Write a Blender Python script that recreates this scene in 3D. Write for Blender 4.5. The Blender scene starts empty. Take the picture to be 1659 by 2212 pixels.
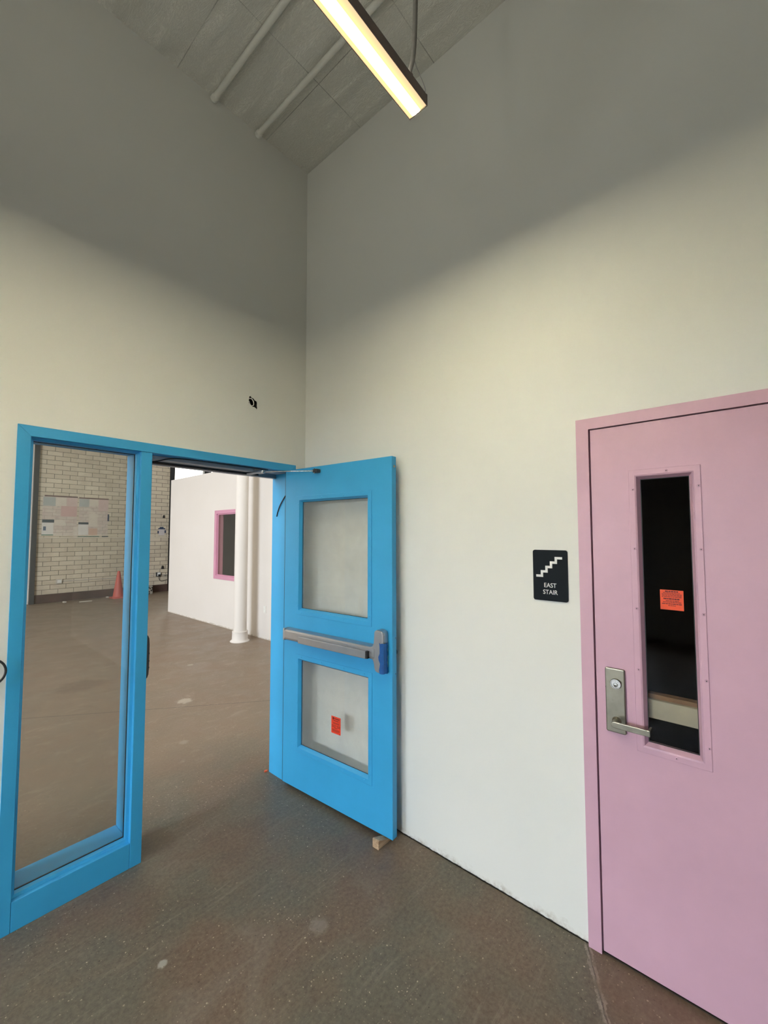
import bpy, bmesh, math, random
from mathutils import Vector, Matrix
random.seed(7)
PI = math.pi
SC = bpy.context.scene
COL = SC.collection

# ---------------------------------------------------------------- materials
class NT:
    def __init__(s, name):
        s.m = bpy.data.materials.new(name); s.m.use_nodes = True
        s.t = s.m.node_tree; s.t.nodes.clear()
        s.out = s.t.nodes.new('ShaderNodeOutputMaterial')
        s.co = s.t.nodes.new('ShaderNodeTexCoord')
        s._sep = None
    def set(s, sock, v):
        if v is None: return
        if hasattr(v, 'links') or isinstance(v, bpy.types.NodeSocket): s.t.links.new(v, sock)
        else:
            if isinstance(v, (tuple, list)) and len(v) == 3 and sock.type == 'RGBA': v = (*v, 1)
            sock.default_value = v
    def n(s, typ, ins={}, **kw):
        nd = s.t.nodes.new(typ)
        for k, v in kw.items(): setattr(nd, k, v)
        for k, v in ins.items(): s.set(nd.inputs[k], v)
        return nd
    def obj(s): return s.co.outputs['Object']
    def xyz(s):
        if not s._sep: s._sep = s.n('ShaderNodeSeparateXYZ', {0: s.obj()})
        return s._sep.outputs
    def math(s, op, a, b=0.0, c=0.0, clamp=False):
        nd = s.n('ShaderNodeMath', {0: a, 1: b, 2: c}, operation=op); nd.use_clamp = clamp
        return nd.outputs[0]
    def noise(s, scale, detail=4, rough=.5, vec=None, dist=0.0):
        return s.n('ShaderNodeTexNoise', {'Vector': vec or s.obj(), 'Scale': scale, 'Detail': detail, 'Roughness': rough, 'Distortion': dist}).outputs[0]
    def mapping(s, scale=(1,1,1), loc=(0,0,0), rot=(0,0,0), vec=None):
        return s.n('ShaderNodeMapping', {'Vector': vec or s.obj(), 'Scale': scale, 'Location': loc, 'Rotation': rot}).outputs[0]
    def ramp(s, fac, stops, interp='LINEAR'):
        nd = s.n('ShaderNodeValToRGB', {0: fac}); r = nd.color_ramp; r.interpolation = interp
        while len(r.elements) < len(stops): r.elements.new(.5)
        for e, (p, c) in zip(r.elements, stops):
            e.position = p; e.color = (*c, 1) if not isinstance(c, (int, float)) else (c, c, c, 1)
        return nd.outputs[0]
    def mix(s, fac, a, b, mode='MIX'):
        nd = s.n('ShaderNodeMix', {}, data_type='RGBA', blend_type=mode)
        s.set(nd.inputs[0], fac); s.set(nd.inputs[6], a); s.set(nd.inputs[7], b)
        return nd.outputs[2]
    def bump(s, h, strength=.2, dist=.002):
        return s.n('ShaderNodeBump', {'Height': h, 'Strength': strength, 'Distance': dist}).outputs[0]
    def pbr(s, col, rough=.5, metal=0.0, normal=None, spec=.5, coat=0.0):
        nd = s.n('ShaderNodeBsdfPrincipled', {'Base Color': col, 'Roughness': rough, 'Metallic': metal, 'Specular IOR Level': spec, 'Coat Weight': coat})
        if normal: s.set(nd.inputs['Normal'], normal)
        s.t.links.new(nd.outputs[0], s.out.inputs[0]); return s.m

def smudge(name, col, rough=.5, var=.06, scale=6, metal=0.0, bump=.0, bscale=300, spec=.5):
    """plain paint / plastic / metal with a little uneven tone and orange-peel"""
    t = NT(name)
    f = t.noise(scale, 5, .6)
    lo = tuple(c*(1-var) for c in col); hi = tuple(min(1, c*(1+var)) for c in col)
    c = t.ramp(f, [(.3, lo), (.7, hi)])
    r = t.math('MULTIPLY_ADD', t.noise(scale*3, 3), .12, rough-.06)
    nm = t.bump(t.noise(bscale, 2), bump, .001) if bump else None
    return t.pbr(c, r, metal, nm, spec)

M = {}
def flat(name, col, rough=.6): return smudge(name, col, rough, .05, 9)
M['white_wall'] = (lambda t: t.pbr(
    t.ramp(t.noise(1.3, 3), [(.3, (.765, .775, .735)), (.7, (.80, .808, .77))]), .62, 0,
    t.bump(t.noise(140, 3, .6), .28, .0012), .35))(NT('rolled white wall paint'))
def wall_base_dirt():
    t = NT('white wall paint with scuffed foot')
    x = t.xyz()
    z = x[2]
    base = t.ramp(t.noise(1.3, 3), [(.3, (.765, .775, .735)), (.7, (.80, .808, .77))])
    n1 = t.noise(9, 6, .7)
    h = t.math('MULTIPLY_ADD', n1, .16, -.045)            # height reached by the scuffs
    m = t.math('SUBTRACT', h, z); m = t.math('MULTIPLY', m, 28, clamp=True)
    m = t.math('MULTIPLY', m, t.ramp(t.noise(26, 5, .7), [(.4, 0.0), (.65, 1.0)]))
    c = t.mix(t.math('MULTIPLY', m, .75), base, (.36, .31, .24))
    e = t.math('LESS_THAN', z, t.math('MULTIPLY_ADD', t.noise(40, 4), .012, .0005))
    c = t.mix(t.math('MULTIPLY', e, .9), c, (.05, .04, .035))
    return t.pbr(c, .62, 0, t.bump(t.noise(140, 3, .6), .28, .0012), .35)
M['wall_foot'] = wall_base_dirt()
M['warm_wall'] = (lambda t: t.pbr(
    t.ramp(t.noise(1.0, 3), [(.3, (.69, .645, .59)), (.7, (.72, .675, .625))]), .6, 0,
    t.bump(t.noise(120, 3, .6), .25, .0012), .3))(NT('partition wall paint'))
M['blue'] = smudge('sky blue enamel', (.042, .372, .71), .40, .05, 3, bump=.10, bscale=220)
M['pink'] = smudge('pink enamel', (.62, .385, .485), .42, .05, 3, bump=.16, bscale=260)
M['pink_dark'] = smudge('pink enamel far window', (.58, .27, .37), .42, .05, 3)
M['steel'] = smudge('brushed aluminium', (.46, .46, .47), .36, .05, 12, metal=.85, bump=.03, bscale=500)
M['nickel'] = smudge('worn satin nickel', (.27, .255, .205), .30, .14, 14, metal=.92, bump=.03, bscale=400)
M['chrome'] = smudge('bright cylinder metal', (.50, .50, .48), .2, .05, 20, metal=1.0)
M['dark_metal'] = smudge('dark oiled metal', (.06, .058, .058), .42, .1, 12, metal=.5)
M['black'] = smudge('black rubber', (.012, .012, .014), .5, .1, 12)
M['blacksteel'] = smudge('black painted steel', (.02, .02, .022), .5, .1, 5)
M['darkgrey'] = smudge('dark grey paint', (.045, .045, .043), .6, .1, 4)
M['signblack'] = smudge('matt charcoal sign face', (.007, .010, .014), .6, .08, 20, spec=.15)
M['signwhite'] = smudge('white raised lettering', (.85, .85, .83), .5, .02, 20)
M['bluetape'] = smudge('blue masking tape', (.004, .09, .33), .62, .15, 40, bump=.3, bscale=120)
M['greypaint'] = smudge('painted conduit', (.78, .78, .72), .6, .06, 8, bump=.2, bscale=90)
M['lampbody'] = smudge('bronze painted lamp housing', (.17, .13, .115), .45, .06, 8)
M['cable'] = smudge('grey flexible cable', (.20, .19, .175), .55, .1, 30)
M['orange_chip'] = smudge('orange plastic', (.75, .13, .05), .5, .05, 20)
M['cone'] = smudge('faded red orange plastic', (.52, .085, .06), .5, .12, 5)
M['whiteplastic'] = smudge('white plastic', (.74, .72, .66), .4, .03, 12)
M['paper'] = smudge('paper', (.72, .68, .60), .8, .06, 9)
M['trash'] = smudge('dusty scrap', (.55, .50, .43), .8, .2, 30)
M['navy'] = smudge('dark blue tape', (.03, .05, .10), .6, .15, 30)
M['screwhead'] = smudge('dark screw recess', (.10, .08, .085), .5, .1, 30, metal=.4)
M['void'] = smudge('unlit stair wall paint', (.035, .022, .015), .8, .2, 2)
M['backwall'] = smudge('grey wall paint behind the viewpoint', (.34, .34, .32), .65, .05, 2)
M['baredge'] = smudge('brown bar edge', (.30, .19, .12), .5, .1, 14)
M['barpaint'] = smudge('grey bar on the stair side', (.60, .61, .54), .45, .08, 14, metal=.1)
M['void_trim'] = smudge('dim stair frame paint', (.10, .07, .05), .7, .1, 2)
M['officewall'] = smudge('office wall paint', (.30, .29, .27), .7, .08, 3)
M['farceil'] = smudge('far hall ceiling paint', (.62, .60, .55), .8, .05, 2)

def wood():
    t = NT('raw pine'); v = t.mapping((8, 60, 60))
    c = t.ramp(t.noise(1.2, 4, .6, v, 1.0), [(.3, (.30, .19, .11)), (.7, (.58, .42, .27))])
    return t.pbr(c, .7)
M['wood'] = wood()

def glass(name, tint=(.93, .95, .94), haze=.0, refl=1.0, hazecol=(.5,.5,.48)):
    t = NT(name)
    tr = t.n('ShaderNodeBsdfTransparent', {0: tint})
    gl = t.n('ShaderNodeBsdfGlossy', {'Color': (.95, .97, 1), 'Roughness': .015})
    fr = t.n('ShaderNodeFresnel', {0: 1.5}).outputs[0]
    bf = t.n('ShaderNodeNewGeometry').outputs['Backfacing']
    f = t.math('MULTIPLY', t.math('MULTIPLY', fr, refl), t.math('SUBTRACT', 1.0, bf), clamp=True)
    mx = t.n('ShaderNodeMixShader', {0: f, 1: tr.outputs[0], 2: gl.outputs[0]})
    last = mx.outputs[0]
    if haze:
        df = t.n('ShaderNodeBsdfDiffuse', {0: hazecol})
        h = t.math('MULTIPLY', t.ramp(t.noise(3.5, 5, .65), [(.35, .45), (.7, 1.0)]), haze)
        last = t.n('ShaderNodeMixShader', {0: h, 1: last, 2: df.outputs[0]}).outputs[0]
    t.t.links.new(last, t.out.inputs[0]); return t.m
M['glass'] = glass('clear float glass', (.86, .86, .84), .075, 1.0, (.50, .53, .50))
M['doorglass'] = glass('slightly dusty door glass', (.97, .97, .955), .16, 1.0, (.72, .72, .68))
M['dimglass'] = glass('tempered door light', (.86, .84, .80), .0, .5)
M['winglass'] = glass('window glass', (.96, .97, .97))


def floor_mat():
    t = NT('worn polished concrete')
    x, y, z = t.xyz()[0], t.xyz()[1], t.xyz()[2]
    big = t.noise(1.1, 5, .55, None, .5)
    mid = t.noise(2.6, 6, .6, None, 1.0)
    fine = t.noise(60, 4, .7)
    hue = t.noise(2.4, 3, .5, t.mapping(loc=(5, 2, 0)))
    c1 = t.ramp(big, [(.38, (.150, .100, .064)), (.50, (.185, .146, .100)), (.62, (.205, .180, .134))])
    c2 = t.ramp(hue, [(.38, (.205, .125, .082)), (.50, (.180, .144, .098)), (.60, (.128, .142, .110))])
    c = t.mix(.55, c1, c2)
    c = t.mix(t.ramp(mid, [(.30, .55), (.46, 0.0)]), c, (.080, .056, .040))
    c = t.mix(t.ramp(mid, [(.56, 0.0), (.72, .45)]), c, (.33, .285, .23))
    c = t.mix(.30, c, t.ramp(fine, [(.34, (.075, .056, .04)), (.66, (.33, .275, .21))]))
    c = t.mix(1.0, c, (.72, .72, .72), 'MULTIPLY')
    # trowel drag marks
    v = t.mapping((2.2, 26, 1), rot=(0, 0, math.radians(28)))
    drag = t.noise(1.4, 5, .7, v, .6)
    c = t.mix(t.ramp(drag, [(.56, 0.0), (.74, .32)]), c, (.30, .265, .215))
    # the bay beyond the doorway is painted lighter, for the brighter hall light; the bay under the pink door is redder
    wob = t.math('MULTIPLY_ADD', t.noise(1.6, 4), .5, -.25)
    far = t.math('MULTIPLY', t.math('ADD', t.math('ADD', y, wob), -.2), 1.2, clamp=True)
    hall_lit = t.mix(1.0, t.mix(1.0, c, (.43, .43, .43), 'MULTIPLY'), (.185, .138, .100), 'ADD')  # brighter light in the hall put into the floor colour
    hall_lit = t.mix(t.ramp(t.noise(5, 6, .7, t.mapping((1, 2.2, 1), rot=(0, 0, .5)), .6), [(.55, 0.0), (.72, .40)]), hall_lit, (.45, .37, .28))
    c = t.mix(t.math('MULTIPLY', far, .92), c, hall_lit)
    # aggregate : pale and dark grains, patchy
    patch = t.ramp(t.noise(1.7, 3), [(.35, .15), (.62, 1.0)])
    nz3 = t.n('ShaderNodeTexNoise', {'Vector': t.obj(), 'Scale': 160.0, 'Detail': 2.0}).outputs['Color']
    wv = t.n('ShaderNodeVectorMath', {0: nz3, 1: (.0075, .0075, 0)}, operation='MULTIPLY').outputs[0]
    wv = t.n('ShaderNodeVectorMath', {0: wv, 1: t.obj()}, operation='ADD').outputs[0]
    def grains(scale, off, lo, hi, dens, col, amt, c):
        vo = t.n('ShaderNodeTexVoronoi', {'Vector': t.mapping(loc=off, vec=wv), 'Scale': scale, 'Randomness': 1.0})
        sp = t.n('ShaderNodeSeparateXYZ', {0: vo.outputs['Color']}).outputs
        rad = t.math('MULTIPLY_ADD', sp[1], hi-lo, lo)
        m = t.math('MULTIPLY', t.math('SUBTRACT', rad, vo.outputs['Distance']), 14.0, clamp=True)
        m = t.math('MULTIPLY', m, t.math('GREATER_THAN', sp[0], dens))
        m = t.math('MULTIPLY', m, t.math('MULTIPLY_ADD', sp[2], .6, .4))
        return t.mix(t.math('MULTIPLY', t.math('MULTIPLY', m, patch), amt), c, col)
    c = grains(95.0, (0, 0, 0), .14, .34, .86, (.58, .50, .37), 1.0, c)
    c = grains(150.0, (2, 5, 0), .15, .30, .80, (.38, .33, .25), .85, c)
    c = grains(90.0, (3, 1, 0), .14, .34, .86, (.022, .017, .012), .9, c)
    c = grains(160.0, (7, 3, 0), .15, .32, .85, (.05, .04, .03), .7, c)
    # wispy pale crazing
    vc = t.n('ShaderNodeTexVoronoi', {'Vector': t.n('ShaderNodeVectorMath', {0: t.n('ShaderNodeVectorMath', {0: t.n('ShaderNodeTexNoise', {'Vector': t.obj(), 'Scale': 7.0, 'Detail': 5.0}).outputs['Color'], 1: (.28, .28, 0)}, operation='MULTIPLY').outputs[0], 1: t.obj()}, operation='ADD').outputs[0], 'Scale': 3.0, 'Randomness': 1.0}, feature='DISTANCE_TO_EDGE')
    hair = t.math('MULTIPLY', t.math('LESS_THAN', vc.outputs['Distance'], .007), t.ramp(t.noise(2.5, 4), [(.58, 0.0), (.68, .45)]))
    c = t.mix(hair, c, (.34, .31, .26))
    def line(ax, ay, bx, by, w, col, amt, c, wobble=.012, clip=True, ns=7, brk=0):
        L = math.hypot(bx-ax, by-ay); nx, ny = -(by-ay)/L, (bx-ax)/L; dx, dy = (bx-ax)/L, (by-ay)/L
        d = t.math('ADD', t.math('MULTIPLY_ADD', x, nx, -(ax*nx+ay*ny)), t.math('MULTIPLY', y, ny))
        d = t.math('ADD', d, t.math('MULTIPLY_ADD', t.noise(ns, 5, .7), wobble*2, -wobble))
        m = t.math('LESS_THAN', t.math('ABSOLUTE', d), w)
        if clip:
            s_ = t.math('ADD', t.math('MULTIPLY_ADD', x, dx, -(ax*dx+ay*dy)), t.math('MULTIPLY', y, dy))
            m = t.math('MULTIPLY', m, t.math('MULTIPLY', t.math('GREATER_THAN', s_, 0.0), t.math('LESS_THAN', s_, L)))
        if brk: m = t.math('MULTIPLY', m, t.ramp(t.noise(16, 4, .7), [(.42, .15), (.58, 1.0)]))
        return t.mix(t.math('MULTIPLY', m, amt), c, col)
    c = line(-6, 6.54, 3.0, -.585+.0, .004, (.05, .042, .034), .75, c, .004)        # saw joint in the far bay
    c = line(.02, -1.87, -.85, -2.32, .013, (.36, .33, .28), .6, c, .022, True, 24, 1)          # filled crack by the pink frame
    c = line(.02, -1.87, -.85, -2.32, .0028, (.04, .035, .03), .8, c, .016, True, 18, 1)
    def blot(cx, cy, r, col, amt, c, sx=1.0, sy=1.0, sc=22):
        dx_ = t.math('MULTIPLY', t.math('ADD', x, -cx), sx); dy_ = t.math('MULTIPLY', t.math('ADD', y, -cy), sy)
        d = t.math('SQRT', t.math('ADD', t.math('MULTIPLY', dx_, dx_), t.math('MULTIPLY', dy_, dy_)))
        d = t.math('ADD', d, t.math('MULTIPLY_ADD', t.noise(sc, 5, .75), r*1.6, -r*.8))
        soft = t.math('MULTIPLY', t.math('SUBTRACT', r*.85, d), 3.0/r, clamp=True)
        return t.mix(t.math('MULTIPLY', soft, amt), c, col)
    for a in ((-1.19, -.63, .026, (.42, .42, .38), .7), (-.68, -.98, .055, (.33, .30, .26), .35), (.04, 1.96, .10, (.48, .42, .34), .75),
              (.62, 3.1, .05, (.5, .44, .36), .5), (-.35, 1.1, .05, (.4, .35, .28), .4)):
        c = blot(*a[:3], a[3], a[4], c)
    c = blot(-.51, 3.28, .30, (.12, .088, .066), .35, c, sc=5)
    c = blot(-.95, .10, .16, (.085, .055, .035), .45, c, sc=6)
    # reddish bay to the camera side of the filled crack
    L = math.hypot(.87, .45); nx, ny = .45/L, -.87/L
    s_ = t.math('ADD', t.math('MULTIPLY_ADD', x, nx, -(.02*nx-1.87*ny)), t.math('MULTIPLY', y, ny))
    c = t.mix(t.math('MULTIPLY', t.math('GREATER_THAN', s_, .0), .30), c, (.17, .095, .06))
    r = t.ramp(mid, [(.3, .36), (.7, .56)])
    return t.pbr(c, r, 0, t.bump(t.math('ADD', t.math('MULTIPLY', fine, .5), mid), .12, .004), .42)
M['floor'] = floor_mat()

def ceil_mat():
    t = NT('painted board ceiling')
    br = t.n('ShaderNodeTexBrick', {'Vector': t.mapping(loc=(.366, .56, 0)), 'Scale': 1.0, 'Mortar Size': .0024, 'Brick Width': .604, 'Row Height': .598,
             'Color1': (.88, .88, .81, 1), 'Color2': (.83, .83, .765, 1), 'Mortar': (.25, .25, .225, 1), 'Mortar Smooth': .1}, offset=0.0, squash=1.0)
    seam_n = t.ramp(t.noise(3, 3), [(.4, .25), (.6, 1.0)])
    v = t.mapping((3.0, .55, 1))
    g = t.noise(3.2, 6, .62, v, 3.2)
    ridges = t.math('PINGPONG', t.math('MULTIPLY', g, 14), .5)
    base = t.mix(t.math('MULTIPLY', br.outputs[1], seam_n), (.85, .85, .785), (.22, .22, .20))
    c = t.mix(.42, base, t.ramp(ridges, [(0, (.60, .60, .55)), (.5, (.93, .93, .86))]))
    h = t.math('ADD', t.math('MULTIPLY', ridges, .8), t.math('MULTIPLY', br.outputs[1], -3.0))
    h = t.math('ADD', h, t.math('MULTIPLY', t.noise(70, 3), .6))
    return t.pbr(c, .6, 0, t.bump(h, .7, .006), .4)
M['ceiling'] = ceil_mat()

def tile_mat():
    t = NT('old glazed wall tile')
    s = t.xyz()
    v = t.n('ShaderNodeCombineXYZ', {0: s[0], 1: s[2], 2: 0.0}).outputs[0]
    v = t.mapping((1, 1, 1), loc=(.05, -.205, 0), vec=v)
    br = t.n('ShaderNodeTexBrick', {'Vector': v, 'Scale': 1.0, 'Mortar Size': .0054, 'Brick Width': .325, 'Row Height': .1165,
             'Color1': (.69, .60, .455, 1), 'Color2': (.585, .505, .38, 1), 'Mortar': (.13, .105, .08, 1), 'Mortar Smooth': .15, 'Bias': .1}, offset=.5)
    st = t.noise(1.1, 6, .7, None, .8)
    c = t.mix(t.ramp(st, [(.48, 0.0), (.75, .5)]), br.outputs[0], (.34, .28, .21))
    c = t.mix(t.ramp(t.noise(2.3, 5, .7), [(.60, 0.0), (.74, .35)]), c, (.62, .42, .34))
    low = t.math('MULTIPLY', t.math('SUBTRACT', t.math('MULTIPLY_ADD', st, .7, .2), s[2]), 1.3, clamp=True)
    c = t.mix(t.math('MULTIPLY', low, .4), c, (.25, .20, .17))
    return t.pbr(c, .32, 0, t.bump(t.math('SUBTRACT', 1.0, br.outputs[1]), .5, .004), .5)
M['tile'] = tile_mat()
def white_brick():
    t = NT('white glazed brick'); s = t.xyz()
    v = t.n('ShaderNodeCombineXYZ', {0: s[1], 1: s[2], 2: 0.0}).outputs[0]
    br = t.n('ShaderNodeTexBrick', {'Vector': v, 'Scale': 1.0, 'Mortar Size': .008, 'Brick Width': .325, 'Row Height': .1165,
             'Color1': (.74, .73, .68, 1), 'Color2': (.68, .67, .62, 1), 'Mortar': (.30, .28, .25, 1)}, offset=.5)
    return t.pbr(br.outputs[0], .35)
M['whitebrick'] = white_brick()
M['basetile'] = smudge('brown glazed base tile', (.085, .050, .040), .35, .35, 4)

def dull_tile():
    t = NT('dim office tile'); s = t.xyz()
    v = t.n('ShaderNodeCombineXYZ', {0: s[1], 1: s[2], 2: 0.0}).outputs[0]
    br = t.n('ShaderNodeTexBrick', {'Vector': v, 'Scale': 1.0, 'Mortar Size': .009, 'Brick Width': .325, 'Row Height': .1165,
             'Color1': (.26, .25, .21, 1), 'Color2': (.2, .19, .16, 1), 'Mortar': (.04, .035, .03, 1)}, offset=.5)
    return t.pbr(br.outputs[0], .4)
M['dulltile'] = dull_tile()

def poster_mat(seed):
    """a sheet of small printed panels: blocks of pale tints, rules and bars"""
    t = NT('printed notice sheet')
    s = t.xyz()
    v = t.n('ShaderNodeCombineXYZ', {0: s[0], 1: s[2], 2: 0.0}).outputs[0]
    br = t.n('ShaderNodeTexBrick', {'Vector': t.mapping(loc=(seed*.31, 0, 0), vec=v), 'Scale': 1.0, 'Mortar Size': .003, 'Brick Width': .225, 'Row Height': .085,
            'Color1': (.66, .58, .48, 1), 'Color2': (.58, .49, .42, 1), 'Mortar': (.36, .30, .26, 1)}, offset=.3, offset_frequency=2)
    nz = t.noise(5+seed, 2, .5, t.mapping((1.2, 1, 2.6)))
    c = t.mix(t.ramp(nz, [(.5, 0.0), (.6, .3)]), br.outputs[0], (.60, .42, .38))
    rule = t.math('GREATER_THAN', t.noise(34, 2, .5, t.mapping((.3, 1, 2.6))), .63)
    c = t.mix(t.math('MULTIPLY', rule, .45), c, (.22, .2, .2))
    return t.pbr(c, .6)

def sticker_mat(wide):
    t = NT('printed orange warning sticker')
    s = t.xyz()
    c0 = (.88, .085, .012) if wide else (.82, .06, .02)
    return t.pbr(t.ramp(t.noise(8, 3), [(.3, tuple(k*.95 for k in c0)), (.7, c0)]), .5)
M['sticker_wide'] = sticker_mat(True); M['sticker_tall'] = sticker_mat(False)
M['stickerink'] = smudge('dark red sticker print', (.14, .008, .006), .6, .1, 30)

def carton():
    t = NT('black and white printed carton')
    f = t.noise(16, 2, .5)
    return t.pbr(t.ramp(f, [(.47, (.02, .02, .02)), (.50, (.62, .58, .5))], 'LINEAR'), .5)
M['carton'] = carton()

def lens_mat():
    """lit diffuser: the LED strip runs down its middle, the sides glow warmer and weaker"""
    t = NT('lit warm LED diffuser')
    y = t.xyz()[1]
    a = t.math('MULTIPLY', t.math('ABSOLUTE', t.math('ADD', y, -.006)), 1/.039, clamp=True)
    colr = t.ramp(a, [(0, (1, .92, .70)), (.30, (1, .86, .52)), (.50, (1, .68, .28)), (1, (1, .68, .38))])
    st = t.ramp(a, [(0, 1.0), (.13, .90), (.30, .03), (.50, .0036), (1, .0027)], 'EASE')
    st = t.math('MULTIPLY', st, LENS)
    em = t.n('ShaderNodeEmission', {0: colr, 1: st})
    t.t.links.new(em.outputs[0], t.out.inputs[0]); return t.m
LENS = 420.0
M['lens'] = lens_mat()
def up_mat():
    t = NT('added upward glow'); em = t.n('ShaderNodeEmission', {0: (1, .93, .78), 1: 13.0})  # added glow that brightens the ceiling above the lamp
    t.t.links.new(em.outputs[0], t.out.inputs[0]); return t.m
M['added_glow'] = up_mat()

M['alu'] = smudge('satin aluminium closer', (.42, .44, .47), .38, .05, 12, metal=.35)
# ---------------------------------------------------------------- mesh helpers
def box(bm, x0, x1, y0, y1, z0, z1):
    vs = [bm.verts.new(p) for p in ((x0,y0,z0),(x1,y0,z0),(x1,y1,z0),(x0,y1,z0),(x0,y0,z1),(x1,y0,z1),(x1,y1,z1),(x0,y1,z1))]
    for f in ((0,3,2,1),(4,5,6,7),(0,1,5,4),(1,2,6,5),(2,3,7,6),(3,0,4,7)): bm.faces.new([vs[i] for i in f])
    return vs
def tube(bm, pts, r, seg=10, cap=True):
    pts = [Vector(p) for p in pts]; rings = []
    rs = r if isinstance(r, (list, tuple)) else [r]*len(pts)
    up = None
    for i, p in enumerate(pts):
        d = (pts[min(i+1, len(pts)-1)] - pts[max(i-1, 0)]).normalized()
        if up is None:
            up = Vector((0,0,1)) if abs(d.z) < .9 else Vector((1,0,0))
        a = d.cross(up).normalized(); b = a.cross(d).normalized(); up = b
        rings.append([bm.verts.new(p + (a*math.cos(t)+b*math.sin(t))*rs[i]) for t in [2*PI*k/seg for k in range(seg)]])
    for A, B in zip(rings, rings[1:]):
        for k in range(seg): bm.faces.new((A[k], A[(k+1)%seg], B[(k+1)%seg], B[k]))
    if cap:
        bm.faces.new(list(reversed(rings[0]))); bm.faces.new(rings[-1])
def smooth_path(pts, n=6):
    P = [Vector(p) for p in pts]; out = []
    for i in range(len(P)-1):
        p0, p1, p2, p3 = P[max(i-1,0)], P[i], P[i+1], P[min(i+2, len(P)-1)]
        for k in range(n):
            t = k/n
            out.append(.5*((2*p1)+(-p0+p2)*t+(2*p0-5*p1+4*p2-p3)*t*t+(-p0+3*p1-3*p2+p3)*t**3))
    out.append(P[-1]); return out
def lathe(bm, prof, origin=(0,0,0), axis='z', seg=32):
    o = Vector(origin); rings = []
    for r, h in prof:
        ring = []
        for k in range(seg):
            t = 2*PI*k/seg; a, b = r*math.cos(t), r*math.sin(t)
            p = {'z': (a, b, h), 'x': (h, a, b), 'y': (b, h, a)}[axis]
            ring.append(bm.verts.new(o+Vector(p)))
        rings.append(ring)
    for A, B in zip(rings, rings[1:]):
        for k in range(seg): bm.faces.new((A[k], A[(k+1)%seg], B[(k+1)%seg], B[k]))
    bm.faces.new(list(reversed(rings[0]))); bm.faces.new(rings[-1])
def prism(bm, poly, lo, hi, plane='xz'):
    """extrude a 2-D polygon; plane xz -> extruded along y, yz -> along x, xy -> along z"""
    f = {'xz': lambda a,b,h: (a,h,b), 'yz': lambda a,b,h: (h,a,b), 'xy': lambda a,b,h: (a,b,h)}[plane]
    A = [bm.verts.new(f(a,b,lo)) for a,b in poly]; B = [bm.verts.new(f(a,b,hi)) for a,b in poly]
    n = len(poly)
    bm.faces.new(A); bm.faces.new(list(reversed(B)))
    for i in range(n): bm.faces.new((A[i], B[i], B[(i+1)%n], A[(i+1)%n]))
def plate(bm, x0, x1, z0, z1, holes, y0, y1, plane='xz'):
    """slab with rectangular holes (x0,x1,z0,z1)"""
    f = {'xz': lambda a,b,h: (a,h,b), 'yz': lambda a,b,h: (h,a,b), 'xy': lambda a,b,h: (a,b,h)}[plane]
    xs = sorted({x0, x1, *[h[0] for h in holes], *[h[1] for h in holes]}); zs = sorted({z0, z1, *[h[2] for h in holes], *[h[3] for h in holes]})
    inside = lambda i, j: 0 <= i < len(xs)-1 and 0 <= j < len(zs)-1 and not any(h[0]-1e-6 <= xs[i] and xs[i+1] <= h[1]+1e-6 and h[2]-1e-6 <= zs[j] and zs[j+1] <= h[3]+1e-6 for h in holes)
    V = {}
    def v(i, j, s):
        if (i, j, s) not in V: V[i, j, s] = bm.verts.new(f(xs[i], zs[j], y1 if s else y0))
        return V[i, j, s]
    for i in range(len(xs)-1):
        for j in range(len(zs)-1):
            if not inside(i, j): continue
            bm.faces.new((v(i,j,0), v(i+1,j,0), v(i+1,j+1,0), v(i,j+1,0))); bm.faces.new((v(i,j,1), v(i,j+1,1), v(i+1,j+1,1), v(i+1,j,1)))
            for (di, dj, a, b) in ((-1,0,(i,j),(i,j+1)), (1,0,(i+1,j+1),(i+1,j)), (0,-1,(i+1,j),(i,j)), (0,1,(i,j+1),(i+1,j+1))):
                if not inside(i+di, j+dj): bm.faces.new((v(*a,0), v(*b,0), v(*b,1), v(*a,1)))
def loft(bm, loops, plane='xz', closed=True):
    """picture-frame section: each loop is (x0,x1,z0,z1,y)"""
    f = {'xz': lambda a,b,h: (a,h,b), 'yz': lambda a,b,h: (h,a,b)}[plane]
    R = [[bm.verts.new(f(a,b,y)) for a,b in ((x0,z0),(x1,z0),(x1,z1),(x0,z1))] for x0,x1,z0,z1,y in loops]
    n = len(R)
    for i in range(n if closed else n-1):
        A, B = R[i], R[(i+1)%n]
        for k in range(4): bm.faces.new((A[k], A[(k+1)%4], B[(k+1)%4], B[k]))
def rrect(x0, x1, z0, z1, r, n=6):
    out = []
    for cx, cz, a0 in ((x1-r, z0+r, -PI/2), (x1-r, z1-r, 0), (x0+r, z1-r, PI/2), (x0+r, z0+r, PI)):
        for k in range(n+1):
            t = a0+PI/2*k/n; out.append((cx+r*math.cos(t), cz+r*math.sin(t)))
    return out
def obj(name, bm, mat, parent=None, bevel=0, smooth=False, loc=None, seg=2, label=None):
    bmesh.ops.recalc_face_normals(bm, faces=bm.faces)
    me = bpy.data.meshes.new(name); bm.to_mesh(me); bm.free()
    o = bpy.data.objects.new(name, me); COL.objects.link(o)
    for m in (mat if isinstance(mat, (list, tuple)) else [mat]): me.materials.append(m)
    if smooth:
        for p in me.polygons: p.use_smooth = True
        md = o.modifiers.new('es', 'EDGE_SPLIT'); md.split_angle = math.radians(40)
    if bevel:
        md = o.modifiers.new('bev', 'BEVEL'); md.width = bevel; md.segments = seg; md.limit_method = 'ANGLE'; md.angle_limit = math.radians(35)
    if parent: o.parent = parent
    if loc: o.location = loc
    if label: o['label'] = label
    return o
def B(*boxes):
    bm = bmesh.new()
    for b in boxes: box(bm, *b)
    return bm
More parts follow.
